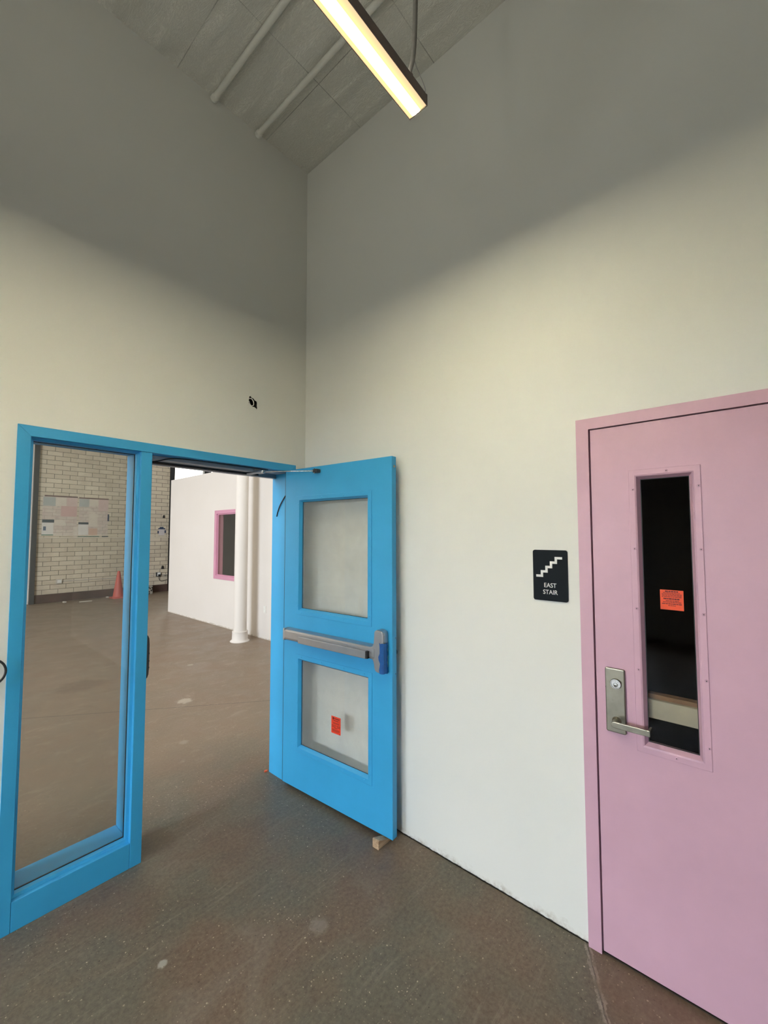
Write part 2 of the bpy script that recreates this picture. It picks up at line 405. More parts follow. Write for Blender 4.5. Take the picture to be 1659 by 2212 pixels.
def T(pts, r, seg=10):
    bm = bmesh.new(); tube(bm, pts, r, seg); return bm
def PR(poly, lo, hi, plane='xz'):
    bm = bmesh.new(); prism(bm, poly, lo, hi, plane); return bm
def tag(o, label=None, cat=None, group=None, kind=None):
    if label: o['label'] = label
    if cat: o['category'] = cat
    if group: o['group'] = group
    if kind: o['kind'] = kind
    return o
def thing(name, label, cat, loc=(0,0,0), rz=0, group=None, kind=None):
    o = bpy.data.objects.new(name, None); COL.objects.link(o); o.empty_display_size = .1
    o.location = loc; o.rotation_euler = (0,0,rz)
    return tag(o, label, cat, group, kind)
def rel(bm, loc):
    """shift world-built geometry into the local space of an empty at loc"""
    bmesh.ops.translate(bm, verts=bm.verts, vec=-Vector(loc)); return bm
def text_mesh(name, body, size, mat, parent, mtx, depth=.0008, space=1.0, offset=0.0):
    cu = bpy.data.curves.new(name, 'FONT'); cu.body = body; cu.size = size; cu.align_x = 'CENTER'; cu.extrude = depth; cu.space_character = space; cu.offset = offset
    tmp = bpy.data.objects.new(name+'_tmp', cu); COL.objects.link(tmp)
    dg = bpy.context.evaluated_depsgraph_get(); me = bpy.data.meshes.new_from_object(tmp.evaluated_get(dg))
    bpy.data.objects.remove(tmp, do_unlink=True); bpy.data.curves.remove(cu)
    me.transform(mtx); me.materials.clear(); me.materials.append(mat); me.name = name
    o = bpy.data.objects.new(name, me); COL.objects.link(o); o.parent = parent; return o

CEIL = 4.45
# ================================================================ SETTING
tag(obj('floor', B((-7.2, 7.0, -6.2, 11.4, -.12, 0)), M['floor']), 'worn brown grey polished concrete floor running through both rooms', 'floor', kind='structure')
tag(obj('ceiling', B((-6.0, .15, -6.0, .0, CEIL, CEIL+.12)), M['ceiling']), 'grey painted board ceiling above the near room with the hanging lamp', 'ceiling', kind='structure')
tag(obj('ceiling', B((-7.2, 7.0, .2, 11.4, CEIL, CEIL+.12)), M['farceil']), 'pale ceiling over the far hall', 'ceiling', kind='structure')

# left wall: opening for the blue frame, ragged hole for the missing box
def wall_left():
    bm = bmesh.new()
    outer = [(-6.0, 0), (-1.605, 0), (-1.605, 2.188), (-.092, 2.188), (-.092, 0), (.15, 0), (.15, CEIL), (-6.0, CEIL)]
    hole = [(-.466,2.603), (-.457,2.611), (-.447,2.600), (-.436,2.600), (-.424,2.589), (-.411,2.586), (-.407,2.574), (-.408,2.552), (-.405,2.541), (-.409,2.529), (-.414,2.538), (-.430,2.543), (-.444,2.541), (-.457,2.552), (-.470,2.563), (-.468,2.583)]
    front = []
    for poly in (outer, hole):
        vs = [bm.verts.new((x, 0, z)) for x, z in poly]
        for i in range(len(vs)): bm.edges.new((vs[i], vs[(i+1) % len(vs)]))
    bmesh.ops.triangle_fill(bm, edges=bm.edges[:], use_beauty=True)
    r = bmesh.ops.extrude_face_region(bm, geom=bm.faces[:])
    bmesh.ops.translate(bm, verts=[v for v in r['geom'] if isinstance(v, bmesh.types.BMVert)], vec=(0, .2, 0))
    return bm
tag(obj('wall_left', wall_left(), M['white_wall']), 'tall white wall on the left around the blue frame', 'wall', kind='structure')
bm = bmesh.new(); plate(bm, -6.0, 0.0, 0, CEIL, [(-2.905, -1.895, 0, 2.192)], 0, .15, 'yz')
tag(obj('wall_right', bm, M['wall_foot']), 'tall white wall on the right holding the pink door', 'wall', kind='structure')
bm = bmesh.new(); plate(bm, -6.0, 0.2, 0, CEIL, [(-1.02, -.12, .1, 2.35), (-3.0, -2.15, .9, 2.35)], -6.15, -6.0, 'yz')
tag(obj('wall_west', bm, M['backwall']), 'grey end wall of the near room with two windows', 'wall', kind='structure')
bm = bmesh.new(); plate(bm, -6.15, .15, 0, CEIL, [], -6.15, -6.0, 'xz')
tag(obj('wall_south', bm, M['backwall']), 'grey wall behind the viewpoint', 'wall', kind='structure')
# far hall shell
bm = bmesh.new(); plate(bm, .2, 11.0, 0, CEIL, [(.6, 3.7, .9, 3.6), (7.2, 10.4, .9, 3.6)], -7.15, -7.0, 'yz')
tag(obj('wall_west', bm, M['whitebrick']), 'far hall side wall with tall windows', 'wall', kind='structure')
tag(obj('wall_east', B((5.0, 5.15, .2, 11.0, 0, CEIL)), M['dulltile']), 'dim tiled wall seen through the pink framed window', 'wall', kind='structure')
tag(obj('wall_north', B((-7.0, .19, 10.86, 11.05, 0, CEIL)), M['warm_wall']), 'plain stretch of the far end wall beside the dark upright', 'wall', kind='structure')
tag(obj('wall_tile', B((.285, 3.42, 10.82, 11.05, 0, CEIL)), M['tile']), 'cream glazed tile wall at the far end of the hall', 'wall', kind='structure')
tag(obj('trim_1', B((.27, 3.425, 10.79, 10.82, 1.655, 1.675), (.27, 3.425, 10.80, 10.82, 1.60, 1.625)), flat('cream rail glaze', (.70, .62, .49), .35), bevel=.006), 'cream tile dado rail across the far tile wall', 'trim', kind='structure')
tag(obj('baseboard_far', B((.285, 3.42, 10.795, 10.82, 0, .205)), M['basetile'], bevel=.006), 'dark brown tile skirting at the foot of the far tile wall', 'baseboard', kind='structure')
tag(obj('trim_2', B((.19, .285, 10.74, 10.86, 0, CEIL)), M['darkgrey'], bevel=.004), 'dark grey upright at the left end of the tile wall', 'trim', kind='structure')

# partition (open topped office), with pink window
PX0, PX1, PH = 2.01, 2.13, 2.905
bm = bmesh.new(); plate(bm, .2, 7.26, 0, PH, [(4.33, 5.23, .87, 2.15)], PX0, PX1, 'yz')
tag(obj('wall_partition', bm, M['warm_wall']), 'low white partition wall with a pink framed window', 'wall', kind='structure')
tag(obj('wall_partition', B((PX1, 5.0, 7.14, 7.26, 0, PH)), M['officewall']), 'end wall closing the office behind the partition', 'wall', kind='structure')
tag(obj('ceiling', B((PX1, 5.0, .2, 7.14, PH-.1, PH)), M['officewall']), 'unseen lid added to keep the office behind the partition dark', 'ceiling', kind='structure')  # added lid, blocks light from entering the open-topped office
# crumbly gap at the foot of the partition
bm = bmesh.new()
rr = random.Random(3); y = .3; pts = []
while y < 7.24: pts.append((y, .006+rr.random()*.020)); y += .02+rr.random()*.06
prism(bm, [(.3, 0)]+pts+[(7.24, 0)], PX0-.004, PX0+.001, 'yz')
tag(obj('trim_3', bm, M['trash']), 'rough unfinished strip along the foot of the partition', 'trim', kind='structure')

w = thing('window_2', 'pink framed window in the white partition', 'window', (PX0, 4.78, .87), kind='structure')
def L(bm): return rel(bm, w.location)
bm = bmesh.new(); plate(bm, 4.325, 5.238, .862, 2.152, [(4.395, 5.16, .93, 2.085)], PX0-.012, PX1+.012, 'yz')
obj('window_frame', L(bm), M['pink_dark'], w, bevel=.003)
bm = bmesh.new(); plate(bm, 4.385, 5.175, .915, 2.10, [(4.415, 5.142, .948, 2.067)], PX0+.012, PX0+.03, 'yz')
obj('glazing_stop', L(bm), M['pink_dark'], w)
obj('glass_pane', L(B((PX0+.030, PX0+.036, 4.395, 5.16, .93, 2.085))), M['dimglass'], w)

# far bright window in a black steel frame
w = thing('window_3', 'bright daylight window in a black frame above the partition', 'window', (4.6, 10.95, 0), kind='structure')
bm = bmesh.new(); plate(bm, 3.42, 5.0, 0, CEIL, [(3.58, 4.51, 1.2, 4.1), (4.74, 4.96, 1.2, 4.1)], 10.85, 10.98, 'xz')
obj('window_frame', rel(bm, w.location), M['blacksteel'], w)
obj('glass_pane', rel(B((3.58, 4.51, 10.93, 10.938, 1.2, 4.1)), w.location), M['winglass'], w)
obj('glass_pane', rel(B((4.74, 4.96, 10.93, 10.938, 1.2, 4.1)), w.location), M['winglass'], w)

# windows that light the two rooms (behind the viewpoint)
def side_window(name, x, y0, y1, z0, z1, n, label):
    w = thing(name, label, 'window', (x, (y0+y1)/2, z0), kind='structure')
    holes = []; s = (y1-y0-.06)/n
    for i in range(n): holes.append((y0+.06+i*s, y0+i*s+s, z0+.06, z1-.06))
    bm = bmesh.new(); plate(bm, y0, y1, z0, z1, holes, x-.09, x-.04, 'yz')
    obj('window_frame', rel(bm, w.location), M['blacksteel'], w)
    for h in holes: obj('glass_pane', rel(B((x-.068, x-.062, h[0], h[1], h[2], h[3])), w.location), M['winglass'], w)
side_window('window_4', -6.0, -3.0, -2.15, .9, 2.35, 2, 'wide window in the end wall of the near room')
side_window('window_6', -6.0, -1.02, -.12, .1, 2.35, 1, 'tall narrow window in the end wall close to the left wall')
side_window('window_5', -7.0, .6, 3.7, .9, 3.6, 2, 'tall windows in the far hall side wall nearer the blue frame')
side_window('window_7', -7.0, 7.2, 10.4, .9, 3.6, 2, 'tall windows in the far hall side wall nearer the tile wall')

# ================================================================ BLUE FRAME WITH SIDELIGHT (window_1)
FY0, FY1 = -.006, .206
w = thing('window_1', 'blue painted steel frame around the doorway with a tall glazed sidelight', 'window', (-.85, 0, 0), kind='structure')
def WO(name, bm, mat, **k): return obj(name, rel(bm, w.location), mat, w, **k)
XL0, XL1, XM0, XM1, XR0, XR1, HT, HB = -1.611, -1.563, -1.105, -1.050, -.137, -.087, 2.194, 2.145
WO('jamb', PR([(XL0, 0), (XL1, 0), (XL1, HB), (XL0, HT)], FY0, FY1), M['blue'], bevel=.0015)
WO('jamb', PR([(XR0, 0), (XR1, 0), (XR1, HT), (XR0, HB)], FY0, FY1), M['blue'], bevel=.0015)
WO('head', PR([(XL1, HB), (XR0, HB), (XR1, HT), (XL0, HT)], FY0, FY1), M['blue'], bevel=.0015)
WO('mullion', B((XM0, XM1, FY0-.001, FY1, 0, HB-.002)), M['blue'], bevel=.002)
WO('sill', B((XL1+.001, XM0-.001, FY0, FY1, 0, .125)), M['blue'], bevel=.002)
SX0, SX1, SZ0, SZ1 = XL1, XM0, .125, HB
bm = bmesh.new(); loft(bm, [(SX0, SX1, SZ0, SZ1, .018), (SX0+.013, SX1-.013, SZ0+.013, SZ1-.013, .022), (SX0+.013, SX1-.013, SZ0+.013, SZ1-.013, .048), (SX0, SX1, SZ0, SZ1, .048)])
WO('glazing_stop', bm, M['blue'])
bm = bmesh.new(); loft(bm, [(SX0, SX1, SZ0, SZ1, .0485), (SX0+.0155, SX1-.0155, SZ0+.0155, SZ1-.0155, .0485), (SX0+.0155, SX1-.0155, SZ0+.0155, SZ1-.0155, .0545), (SX0, SX1, SZ0, SZ1, .0545)])
WO('gasket', bm, M['black'], label='thin black gasket')
WO('glass_pane', B((SX0+.001, SX1-.001, .055, .062, SZ0+.001, SZ1-.001)), M['glass'])
# rabbet / stop under the head over the doorway
WO('door_stop', B((XM1, XR0, .165, .200, 2.108, HB)), M['alu'], bevel=.001)
# strike box on the mullion beside the doorway
bm = bmesh.new(); prism(bm, [(XM1-.001, .932), (XM1+.007, .936), (XM1+.013, .952), (XM1+.0155, .985), (XM1+.0155, 1.11), (XM1+.013, 1.142), (XM1+.007, 1.158), (XM1-.001, 1.161)], .0, .045)
s = WO('strike_box', bm, M['dark_metal'], bevel=.002, label='dark metal strike box')
for z in (.985, 1.02, 1.06):
    o = obj('strike_slot', rel(B((XM1+.010, XM1+.0158, -.0005, .03, z, z+.007)), w.location), M['black'], s)

# ================================================================ DOOR CLOSER in the head
c = thing('door_closer', 'overhead door closer with long thin arm reaching to the blue door', 'door closer', (-.6, .1, 2.12))
def CO(name, bm, mat, parent=None, **k): return obj(name, rel(bm, c.location), mat, parent or c, **k)
CO('closer_body', B((-1.045, -.285, .065, .135, 2.122, 2.144)), M['alu'], bevel=.002)
CO('slide_track', B((-1.045, -.30, .138, .158, 2.110, 2.144)), M['black'], label='black slot of the track')
CO('cover_plate', B((-.38, -.145, .04, .135, 2.134, 2.1445)), M['alu'], bevel=.001)
# main lever, elbow and forearm rod
E0, E1, E2 = Vector((-.385, .135, 2.112)), Vector((-.345, .015, 2.122)), Vector((-.178, -.330, 2.112))
bm = bmesh.new()
d = (E1-E0).normalized(); n_ = Vector((-d.y, d.x, 0)).normalized()
vs = []
for p, wd in ((E0, .016), (E1, .010)):
    for sx in (-1, 1):
        for dz in (-.006, .004): vs.append(bm.verts.new(p+n_*wd*sx+Vector((0,0,dz))))
bm.verts.ensure_lookup_table()
q = vs
for f in ((0,1,3,2), (4,6,7,5), (0,4,5,1), (2,3,7,6), (0,2,6,4), (1,5,7,3)): bm.faces.new([q[i] for i in f])
CO('main_lever', bm, M['alu'], bevel=.003)
bm = bmesh.new(); lathe(bm, [(.008, -.012), (.010, -.008), (.010, .010), (.006, .014)], E1, 'z', 20); CO('elbow_joint', bm, M['chrome'], smooth=True)
CO('forearm', T([E1, E1.lerp(E2, .35), E2], [.0058, .0045, .0040], 12), M['chrome'], smooth=True)
bm = bmesh.new(); box(bm, E2.x-.010, E2.x+.028, E2.y-.022, E2.y+.020, E2.z-.012, E2.z+.012)
sh = CO('shoe', bm, M['dark_metal'], bevel=.005, label='dark shoe screwed to the door')
CO('shoe_pin', T([(E2.x-.004, E2.y+.004, E2.z-.018), (E2.x-.004, E2.y+.004, E2.z+.016)], .005), M['chrome'], sh, smooth=True)

# black cables
CO('feed_cable', T(smooth_path([(-1.049, .155, 2.103), (-1.02, .12, 2.110), (-.985, .07, 2.118), (-.94, .045, 2.132), (-.86, .030, 2.139), (-.6, .025, 2.141), (-.3, .025, 2.141)]), .0035, 8), M['black'], smooth=True, label='thin black cable')
cb = obj('cable', T(smooth_path([(-.1405, .030, 1.985), (-.1425, .052, 1.962), (-.144, .098, 1.912), (-.142, .128, 1.868), (-.1405, .146, 1.828)]), .0036, 8), M['black'], smooth=True)
tag(cb, 'short black wire curving out of the blue hinge jamb beside the open door', 'wire')
# black loop at the left edge of the photo
ring = [(-1.680+.062*math.cos(t), -.036+.006*math.sin(2*t), 1.122+.057*math.sin(t)) for t in [PI+2*PI*k/40 for k in range(41)]]
k0 = thing('cable_loop', 'black cable loop hanging on the white wall left of the blue frame', 'cable', (-1.68, -.02, 1.12))
obj('loop', rel(T(ring, .0046, 10), k0.location), M['black'], k0, smooth=True)
obj('hook', rel(T([(-1.741, .02, 1.155), (-1.741, -.04, 1.155), (-1.741, -.046, 1.165)], .004), k0.location), M['dark_metal'], k0, smooth=True)

# box behind the ragged hole, with a pulled wire
k1 = thing('junction_box', 'ragged open junction box hole with white wire high above the blue doorway', 'junction box', (-.437, 0.03, 2.57))
bm = bmesh.new(); x0, x1, z0, z1 = -.480, -.398, 2.520, 2.618
for bx in ((x0, x1, .06, .063, z0, z1), (x0, x0+.002, .004, .06, z0, z1), (x1-.002, x1, .004, .06, z0, z1), (x0, x1, .004, .06, z0, z0+.002), (x0, x1, .004, .06, z1-.002, z1)): box(bm, *bx)
hp = [(-.466,2.603), (-.457,2.611), (-.447,2.600), (-.436,2.600), (-.424,2.589), (-.411,2.586), (-.407,2.574), (-.408,2.552), (-.405,2.541), (-.409,2.529), (-.414,2.538), (-.430,2.543), (-.444,2.541), (-.457,2.552), (-.470,2.563), (-.468,2.583)]
cxh, czh = -.437, 2.57
L0 = [bm.verts.new((cxh+(x-cxh)*.985, .0025, czh+(z-czh)*.985)) for x, z in hp]; L1 = [bm.verts.new((cxh+(x-cxh)*.98, .07, czh+(z-czh)*.98)) for x, z in hp]
for i in range(len(hp)): bm.faces.new((L0[i], L0[(i+1) % len(hp)], L1[(i+1) % len(hp)], L1[i]))
obj('box_shell', rel(bm, k1.location), M['black'], k1)
obj('wire', rel(T(smooth_path([(-.456, .02, 2.600), (-.449, -.002, 2.592), (-.440, -.008, 2.575), (-.437, -.006, 2.556), (-.441, .004, 2.548), (-.450, .012, 2.556), (-.455, .02, 2.58)]), .0028, 8), k1.location), M['signwhite'], k1, smooth=True, label='white wire')

# ================================================================ BLUE DOOR (door_1)
ang = math.atan2(-.9979, .0645)
D = thing('door_1', 'open blue steel door with two square windows and a panic bar', 'door', (-.170, 0, 0), ang, kind='structure')
DW, DT, DZ0, DZ1 = .925, .040, .028, 2.147
H1 = (.146, .749, 1.189, 1.931); H2 = (.150, .754, .294, .871)
bm = bmesh.new(); plate(bm, 0, DW, DZ0, DZ1, [H1, H2], 0, DT)
obj('door_leaf', bm, M['blue'], D, bevel=.001)
screw_me = None
def screw(parent, x, y, z, axis, mat, r=.0032):
    """small pan-head screw, shared mesh per material and axis"""
    key = ('screw', axis, mat.name, r)
    if key not in screw.cache:
        bm = bmesh.new()
        h = -1
        prof = [(r*1.25, 0), (r*1.2, .0006*h), (r*.8, .0016*h), (r*.35, .0018*h), (r*.3, .0008*h)]
        lathe(bm, prof, (0,0,0), 'y' if axis == 'y' else 'x', 14)
        o = obj('screw', bm, mat, parent, smooth=True); screw.cache[key] = o; o.location = (x, y, z); return o
    o = screw.cache[key].copy(); COL.objects.link(o); o.parent = parent; o.location = (x, y, z); return o
screw.cache = {}
for k, (H, hasst) in enumerate(((H1, False), (H2, True))):
    x0, x1, z0, z1 = H; fl = .028
    bm = bmesh.new()
    loft(bm, [(x0-fl, x1+fl, z0-fl, z1+fl, .001), (x0-fl, x1+fl, z0-fl, z1+fl, -.002), (x0-fl+.0015, x1+fl-.0015, z0-fl+.0015, z1+fl-.0015, -.0032), (x0, x1, z0, z1, -.0032),
              (x0+.013, x1-.013, z0+.013, z1-.013, .017), (x0+.013, x1-.013, z0+.013, z1-.013, .0195), (x0-.002, x1+.002, z0-.002, z1+.002, .0195)])
    tr = obj('vision_trim', bm, M['blue'], D)
    bm = bmesh.new(); loft(bm, [(x0+.002, x1-.002, z0+.002, z1-.002, .030), (x0+.012, x1-.012, z0+.012, z1-.012, .026), (x0-fl, x1+fl, z0-fl, z1+fl, DT+.003), (x0-fl, x1+fl, z0-fl, z1+fl, DT-.001)])
    obj('rear_trim', bm, M['blue'], D)
    bm = bmesh.new(); loft(bm, [(x0+.010, x1-.010, z0+.010, z1-.010, .0195), (x0+.0155, x1-.0155, z0+.0155, z1-.0155, .0195), (x0+.0155, x1-.0155, z0+.0155, z1-.0155, .0208), (x0+.010, x1-.010, z0+.010, z1-.010, .0208)])
    obj('gasket', bm, M['black'], D)
    gp = obj('glass_pane', B((x0-.001, x1+.001, .021, .027, z0-.001, z1+.001)), M['doorglass'], D)
    cz = [z0+.03, z0+(z1-z0)*.36, z0+(z1-z0)*.66, z1-.03] if k == 0 else [z0+.03, z0+(z1-z0)*.5, z1-.03]
    cx = [x0+.03, x0+(x1-x0)*.36, x0+(x1-x0)*.68, x1-.03]
    for z in cz:
        screw(tr, x0-.012, -.003, z, 'y', M['blue'], .0042); screw(tr, x1+.012, -.003, z, 'y', M['blue'], .0042)
    for x in cx:
        screw(tr, x, -.003, z0-.012, 'y', M['blue'], .0042); screw(tr, x, -.003, z1+.012, 'y', M['blue'], .0042)
    if hasst:
        bm = bmesh.new(); box(bm, .437, .516, .0202, .0209, .463, .566)
        stk = obj('sticker', bm, M['sticker_tall'], gp, label='orange red warning sticker')
        ink = bmesh.new()
        lathe(ink, [(.0075, .0199), (.0075, .0201)], (.455, 0, .553), 'y', 18)
        for (a, b, zc, hh) in ((.465, .505, .553, .005), (.455, .498, .541, .0035), (.453, .503, .529, .0016), (.452, .503, .525, .0016), (.452, .504, .521, .0016), (.441, .478, .511, .0028), (.482, .512, .511, .0028), (.441, .474, .503, .003), (.484, .512, .503, .003), (.462, .490, .496, .003), (.446, .507, .487, .0016), (.446, .507, .483, .0016), (.446, .507, .479, .0016), (.450, .500, .474, .0016), (.505, .511, .467, .003)):
            box(ink, a, b, .0199, .0203, zc-hh/2, zc+hh/2)
        obj('sticker_print', ink, M['stickerink'], gp, label='dark printed lines')
# panic bar
bm = bmesh.new()
prism(bm, [(-.0005, .990), (-.040, .992), (-.050, .998), (-.053, 1.010), (-.053, 1.052), (-.047, 1.060), (-.038, 1.063), (-.0005, 1.067)], .062, .835, 'yz')
ed = obj('panic_bar', bm, M['steel'], D, bevel=.0015, label='grey metal panic bar')
bm = bmesh.new(); prism(bm, rrect(-.054, .0, .988, 1.069, .010), .052, .066, 'yz')
obj('end_cap', bm, M['steel'], ed, bevel=.003)
bm = bmesh.new(); prism(bm, rrect(-.0735, -.045, .996, 1.040, .004), .225, .788, 'yz')
obj('push_pad', bm, M['steel'], ed, bevel=.001)
obj('pad_end_gap', B((.7885, .800, -.069, -.045, .998, 1.038)), M['black'], ed)  # black block stands in for the dark gap at the pad's end
case = [(.800, 1.003), (.815, .998), (.8265, .985), (.832, .965), (.834, .945), (.842, .932), (.855, .927), (.872, .927), (.886, .931), (.894, .942), (.898, .96), (.898, 1.135), (.894, 1.150), (.886, 1.158), (.872, 1.162), (.856, 1.162), (.842, 1.158), (.834, 1.147), (.831, 1.11), (.829, 1.085), (.822, 1.070), (.812, 1.063), (.800, 1.061)]
lc = obj('latch_case', PR(case, -.050, -.0005), M['steel'], ed, bevel=.006, seg=4)
# crinkled blue masking tape wrapped over the latch side of the case
bm = bmesh.new(); R2 = random.Random(5); rows = 9; cols = 6
gr = []
for j in range(rows+1):
    tz = 1.093-(1.093-.925)*j/rows; row = []
    for i in range(cols+1):
        s_ = i/cols
        if s_ < .45: u_, v_ = .874+s_/.45*.0265, -.0535
        else: u_, v_ = .9005+.006*math.sin((s_-.45)*8), -.0535+(s_-.45)/.55*.055
        if i == 0: u_ += R2.uniform(-.005, .005)
        row.append(bm.verts.new((u_+R2.uniform(-.0012,.0016)*(i > 1), v_-R2.uniform(0,.003), tz+(R2.uniform(-.004,.004) if j in (0, rows) else 0)+(.006 if i == cols and j == 0 else 0))))
    gr.append(row)
for j in range(rows):
    for i in range(cols): bm.faces.new((gr[j][i], gr[j][i+1], gr[j+1][i+1], gr[j+1][i]))
tp = obj('masking_tape', bm, M['bluetape'], ed, label='crinkled blue masking tape')
md = tp.modifiers.new('thick', 'SOLIDIFY'); md.thickness = .0008
bm = bmesh.new(); prism(bm, [(.002, .905), (.038, .905), (.038, 1.125), (.002, 1.125)], DW-.0005, DW+.0015, 'yz')
ep = obj('edge_plate', bm, M['blue'], D, bevel=.0008)
for z in (.915, 1.113): obj('plate_screw', T([(DW+.001, .029, z), (DW+.0022, .029, z)], .003), M['screwhead'], ep)
obj('edge_gap_shade', B((-.0045, .0, .001, .02, DZ0, DZ1)), M['black'], D, label='black strip standing in for the dark gap')  # shade of the hinge-side gap, put in as a black strip
obj('leaf_cap', T([(DW-.001, .022, 2.09), (DW+.0012, .022, 2.09)], .007, 18), M['wood'], D)
bm = bmesh.new(); lathe(bm, [(.023, 0), (.023, .006), (.016, .008), (.015, .030), (.019, .032), (.019, .040), (.012, .043)], (.885, DT, 1.02), 'y', 24)
obj('rear_cylinder', bm, M['dark_metal'], D, smooth=True, label='dark lock cylinder on the hidden face')
for z in (.25, 1.08, 1.92):
    bm = bmesh.new(); tube(bm, [(-.004, DT+.006, z-.05), (-.004, DT+.006, z+.05)], .007, 14); obj('hinge', bm, M['steel'], D, smooth=True)

# wedge holding the blue door
bm = bmesh.new()
prism(bm, [(-.186, 0), (-.186, .044), (-.178, .046), (-.075, .006), (-.07, 0)], -.886, -.842, 'xz')
tag(obj('door_wedge', bm, M['wood'], bevel=.002), 'small raw pine wedge under the free corner of the blue door', 'wedge')

# chip on floor
bm = bmesh.new(); prism(bm, [(-.012, -.004), (.006, -.010), (.014, .002), (.004, .010), (-.010, .007)], 0, .007, 'xy')
tag(obj('plastic_chip', bm, M['orange_chip'], loc=(-.150, .225, 0)), 'orange chip on the floor at the foot of the blue hinge jamb', 'debris')

# ================================================================ PINK DOOR (door_2) and its frame (trim_4)
f = thing('trim_4', 'pink painted steel frame around the pink door', 'door frame', (0, -2.4, 0), kind='structure')
def FO(name, bm, mat, **k): return obj(name, rel(bm, f.location), mat, f, **k)
PL0, PL1, PRt1, PRt0, PT, PB = -1.891, -1.941, -2.862, -2.912, 2.197, 2.150
FX = -.012
FO('jamb', PR([(PL0, 0), (PL1, 0), (PL1, PB), (PL0, PT)], FX, .16, 'yz'), M['pink'])
FO('jamb', PR([(PRt0, 0), (PRt1, 0), (PRt1, PB), (PRt0, PT)], FX, .16, 'yz'), M['pink'])
FO('head', PR([(PRt1, PB), (PL1, PB), (PL0, PT), (PRt0, PT)], FX, .16, 'yz'), M['pink'])
FO('door_stop', B((.045, .10, PRt1, PRt1+.016, 0, PB), (.045, .10, PL1-.016, PL1, 0, PB), (.045, .10, PRt1, PL1, PB-.016, PB)), M['pink'])
P = thing('door_2', 'closed pink door with a narrow dark window and lever lock', 'door', (0, -2.4, 0), kind='structure')
def PO(name, bm, mat, parent=None, **k): return obj(name, rel(bm, P.location), mat, parent or P, **k)
VO = (-2.296, -2.1145, .876, 1.930)
LX0, LX1 = -.006, .040
bm = bmesh.new(); plate(bm, PRt1+.004, PL1-.0055, .014, PB-.0045, [VO], LX0, LX1, 'yz')
PO('door_leaf', bm, M['pink'], bevel=.0012)
y0, y1, z0, z1 = VO; fl = .027
bm = bmesh.new()
def lp(d, x): return (y0-d, y1+d, z0-d, z1+d, x)
loft(bm, [lp(fl, LX0+.001), lp(fl, LX0-.002), lp(fl-.0015, LX0-.0035), lp(.006, LX0-.0035), lp(0, LX0-.001), lp(-.010, LX0+.020), lp(-.010, LX0+.022), lp(.001, LX0+.022)], 'yz')
tr2 = PO('vision_trim', bm, M['pink'])
bm = bmesh.new(); loft(bm, [lp(-.009, LX0+.0222), lp(-.0125, LX0+.0222), lp(-.0125, LX0+.024), lp(-.009, LX0+.024)], 'yz'); PO('gasket', bm, M['black'])
bm = bmesh.new(); loft(bm, [lp(-.010, .030), lp(0, .042), lp(fl, .0435), lp(fl, .040)], 'yz'); PO('rear_trim', bm, M['pink'])
gp2 = PO('glass_pane', B((LX0+.0245, LX0+.030, y0-.001, y1+.001, z0-.001, z1+.001)), M['dimglass'])
GX = LX0+.0238
PO('sticker', B((GX-.0006, GX, -2.254, -2.179, 1.4065, 1.4825)), M['sticker_wide'], gp2, label='orange warning sticker with dark print')
ink = bmesh.new()
for (a, b, zc, hh) in ((.22, .78, .93, .075), (.13, .87, .85, .032), (.07, .93, .785, .034), (.08, .93, .72, .034), (.07, .94, .655, .034), (.14, .86, .555, .075), (.24, .80, .455, .038), (.12, .90, .385, .038), (.07, .94, .30, .05), (.34, .66, .215, .034)):
    Y0 = -2.179-.075*a; Y1 = -2.179-.075*b; zc = 1.4065+.076*zc; hh *= .076*.9
    n = max(2, int((Y0-Y1)/.0075)); R3 = random.Random(int(zc*1e4)); y_ = Y0
    while y_ > Y1+.002:
        wd = min(R3.uniform(.004, .011), y_-Y1); box(ink, GX-.0009, GX-.0005, y_-wd, y_, zc-hh/2, zc+hh/2); y_ -= wd+.0011
PO('sticker_print', ink, M['stickerink'], gp2, label='dark printed lines')
for (yy, zz) in ((-2.1155+.0125-.0145, 1.877), (-2.1155-.002, 1.640), (-2.1155-.002, 1.403), (-2.1155-.002, 1.165), (-2.1155-.002, .93),
                 (-2.3155, 1.878), (-2.3155, 1.642), (-2.3155, 1.405), (-2.3155, 1.167), (-2.3155, .930), (-2.2165, .862), (-2.2165, 1.944)):
    if yy > -2.2: yy = -2.1025
    o = screw(tr2, LX0-.0035, yy-P.location.y, zz, 'x', M['pink'], .0046)
    d_ = screw(tr2, LX0-.0050, yy-P.location.y, zz, 'x', M['screwhead'], .0016); d_.name = 'screw_recess'
# lever lock on a long escutcheon
bm = bmesh.new(); prism(bm, rrect(-2.0545, -1.9825, .899, 1.1535, .007), -.020, LX0, 'yz')
es = PO('lock_plate', bm, M['nickel'], bevel=.004, seg=3, label='satin nickel lock plate')
cy, cz = -2.0225, 1.0955
bm = bmesh.new(); lathe(bm, [(.0205, -.018), (.0205, -.027), (.0185, -.031), (.0165, -.031), (.0155, -.0285), (.0015, -.0285)], (0, cy, cz), 'x', 32)
cyo = obj('lock_cylinder', rel(bm, P.location), M['chrome'], es, smooth=True, label='round key cylinder')
bm = bmesh.new(); lathe(bm, [(.0078, -.0284), (.0078, -.0315), (.006, -.0325)], (0, cy, cz-.004), 'x', 24)
box(bm, -.0305, -.0284, cy-.009, cy+.009, cz+.007, cz+.0125)
obj('key_plug', rel(bm, P.location), M['chrome'], es, smooth=True)
obj('keyway', rel(B((-.0332, -.0318, cy-.0011, cy+.0011, cz-.0095, cz+.0005)), P.location), M['black'], es)
bm = bmesh.new(); lathe(bm, [(.0175, -.018), (.0165, -.024), (.0125, -.028), (.0115, -.060), (.009, -.062)], (0, -2.0215, .947), 'x', 28)
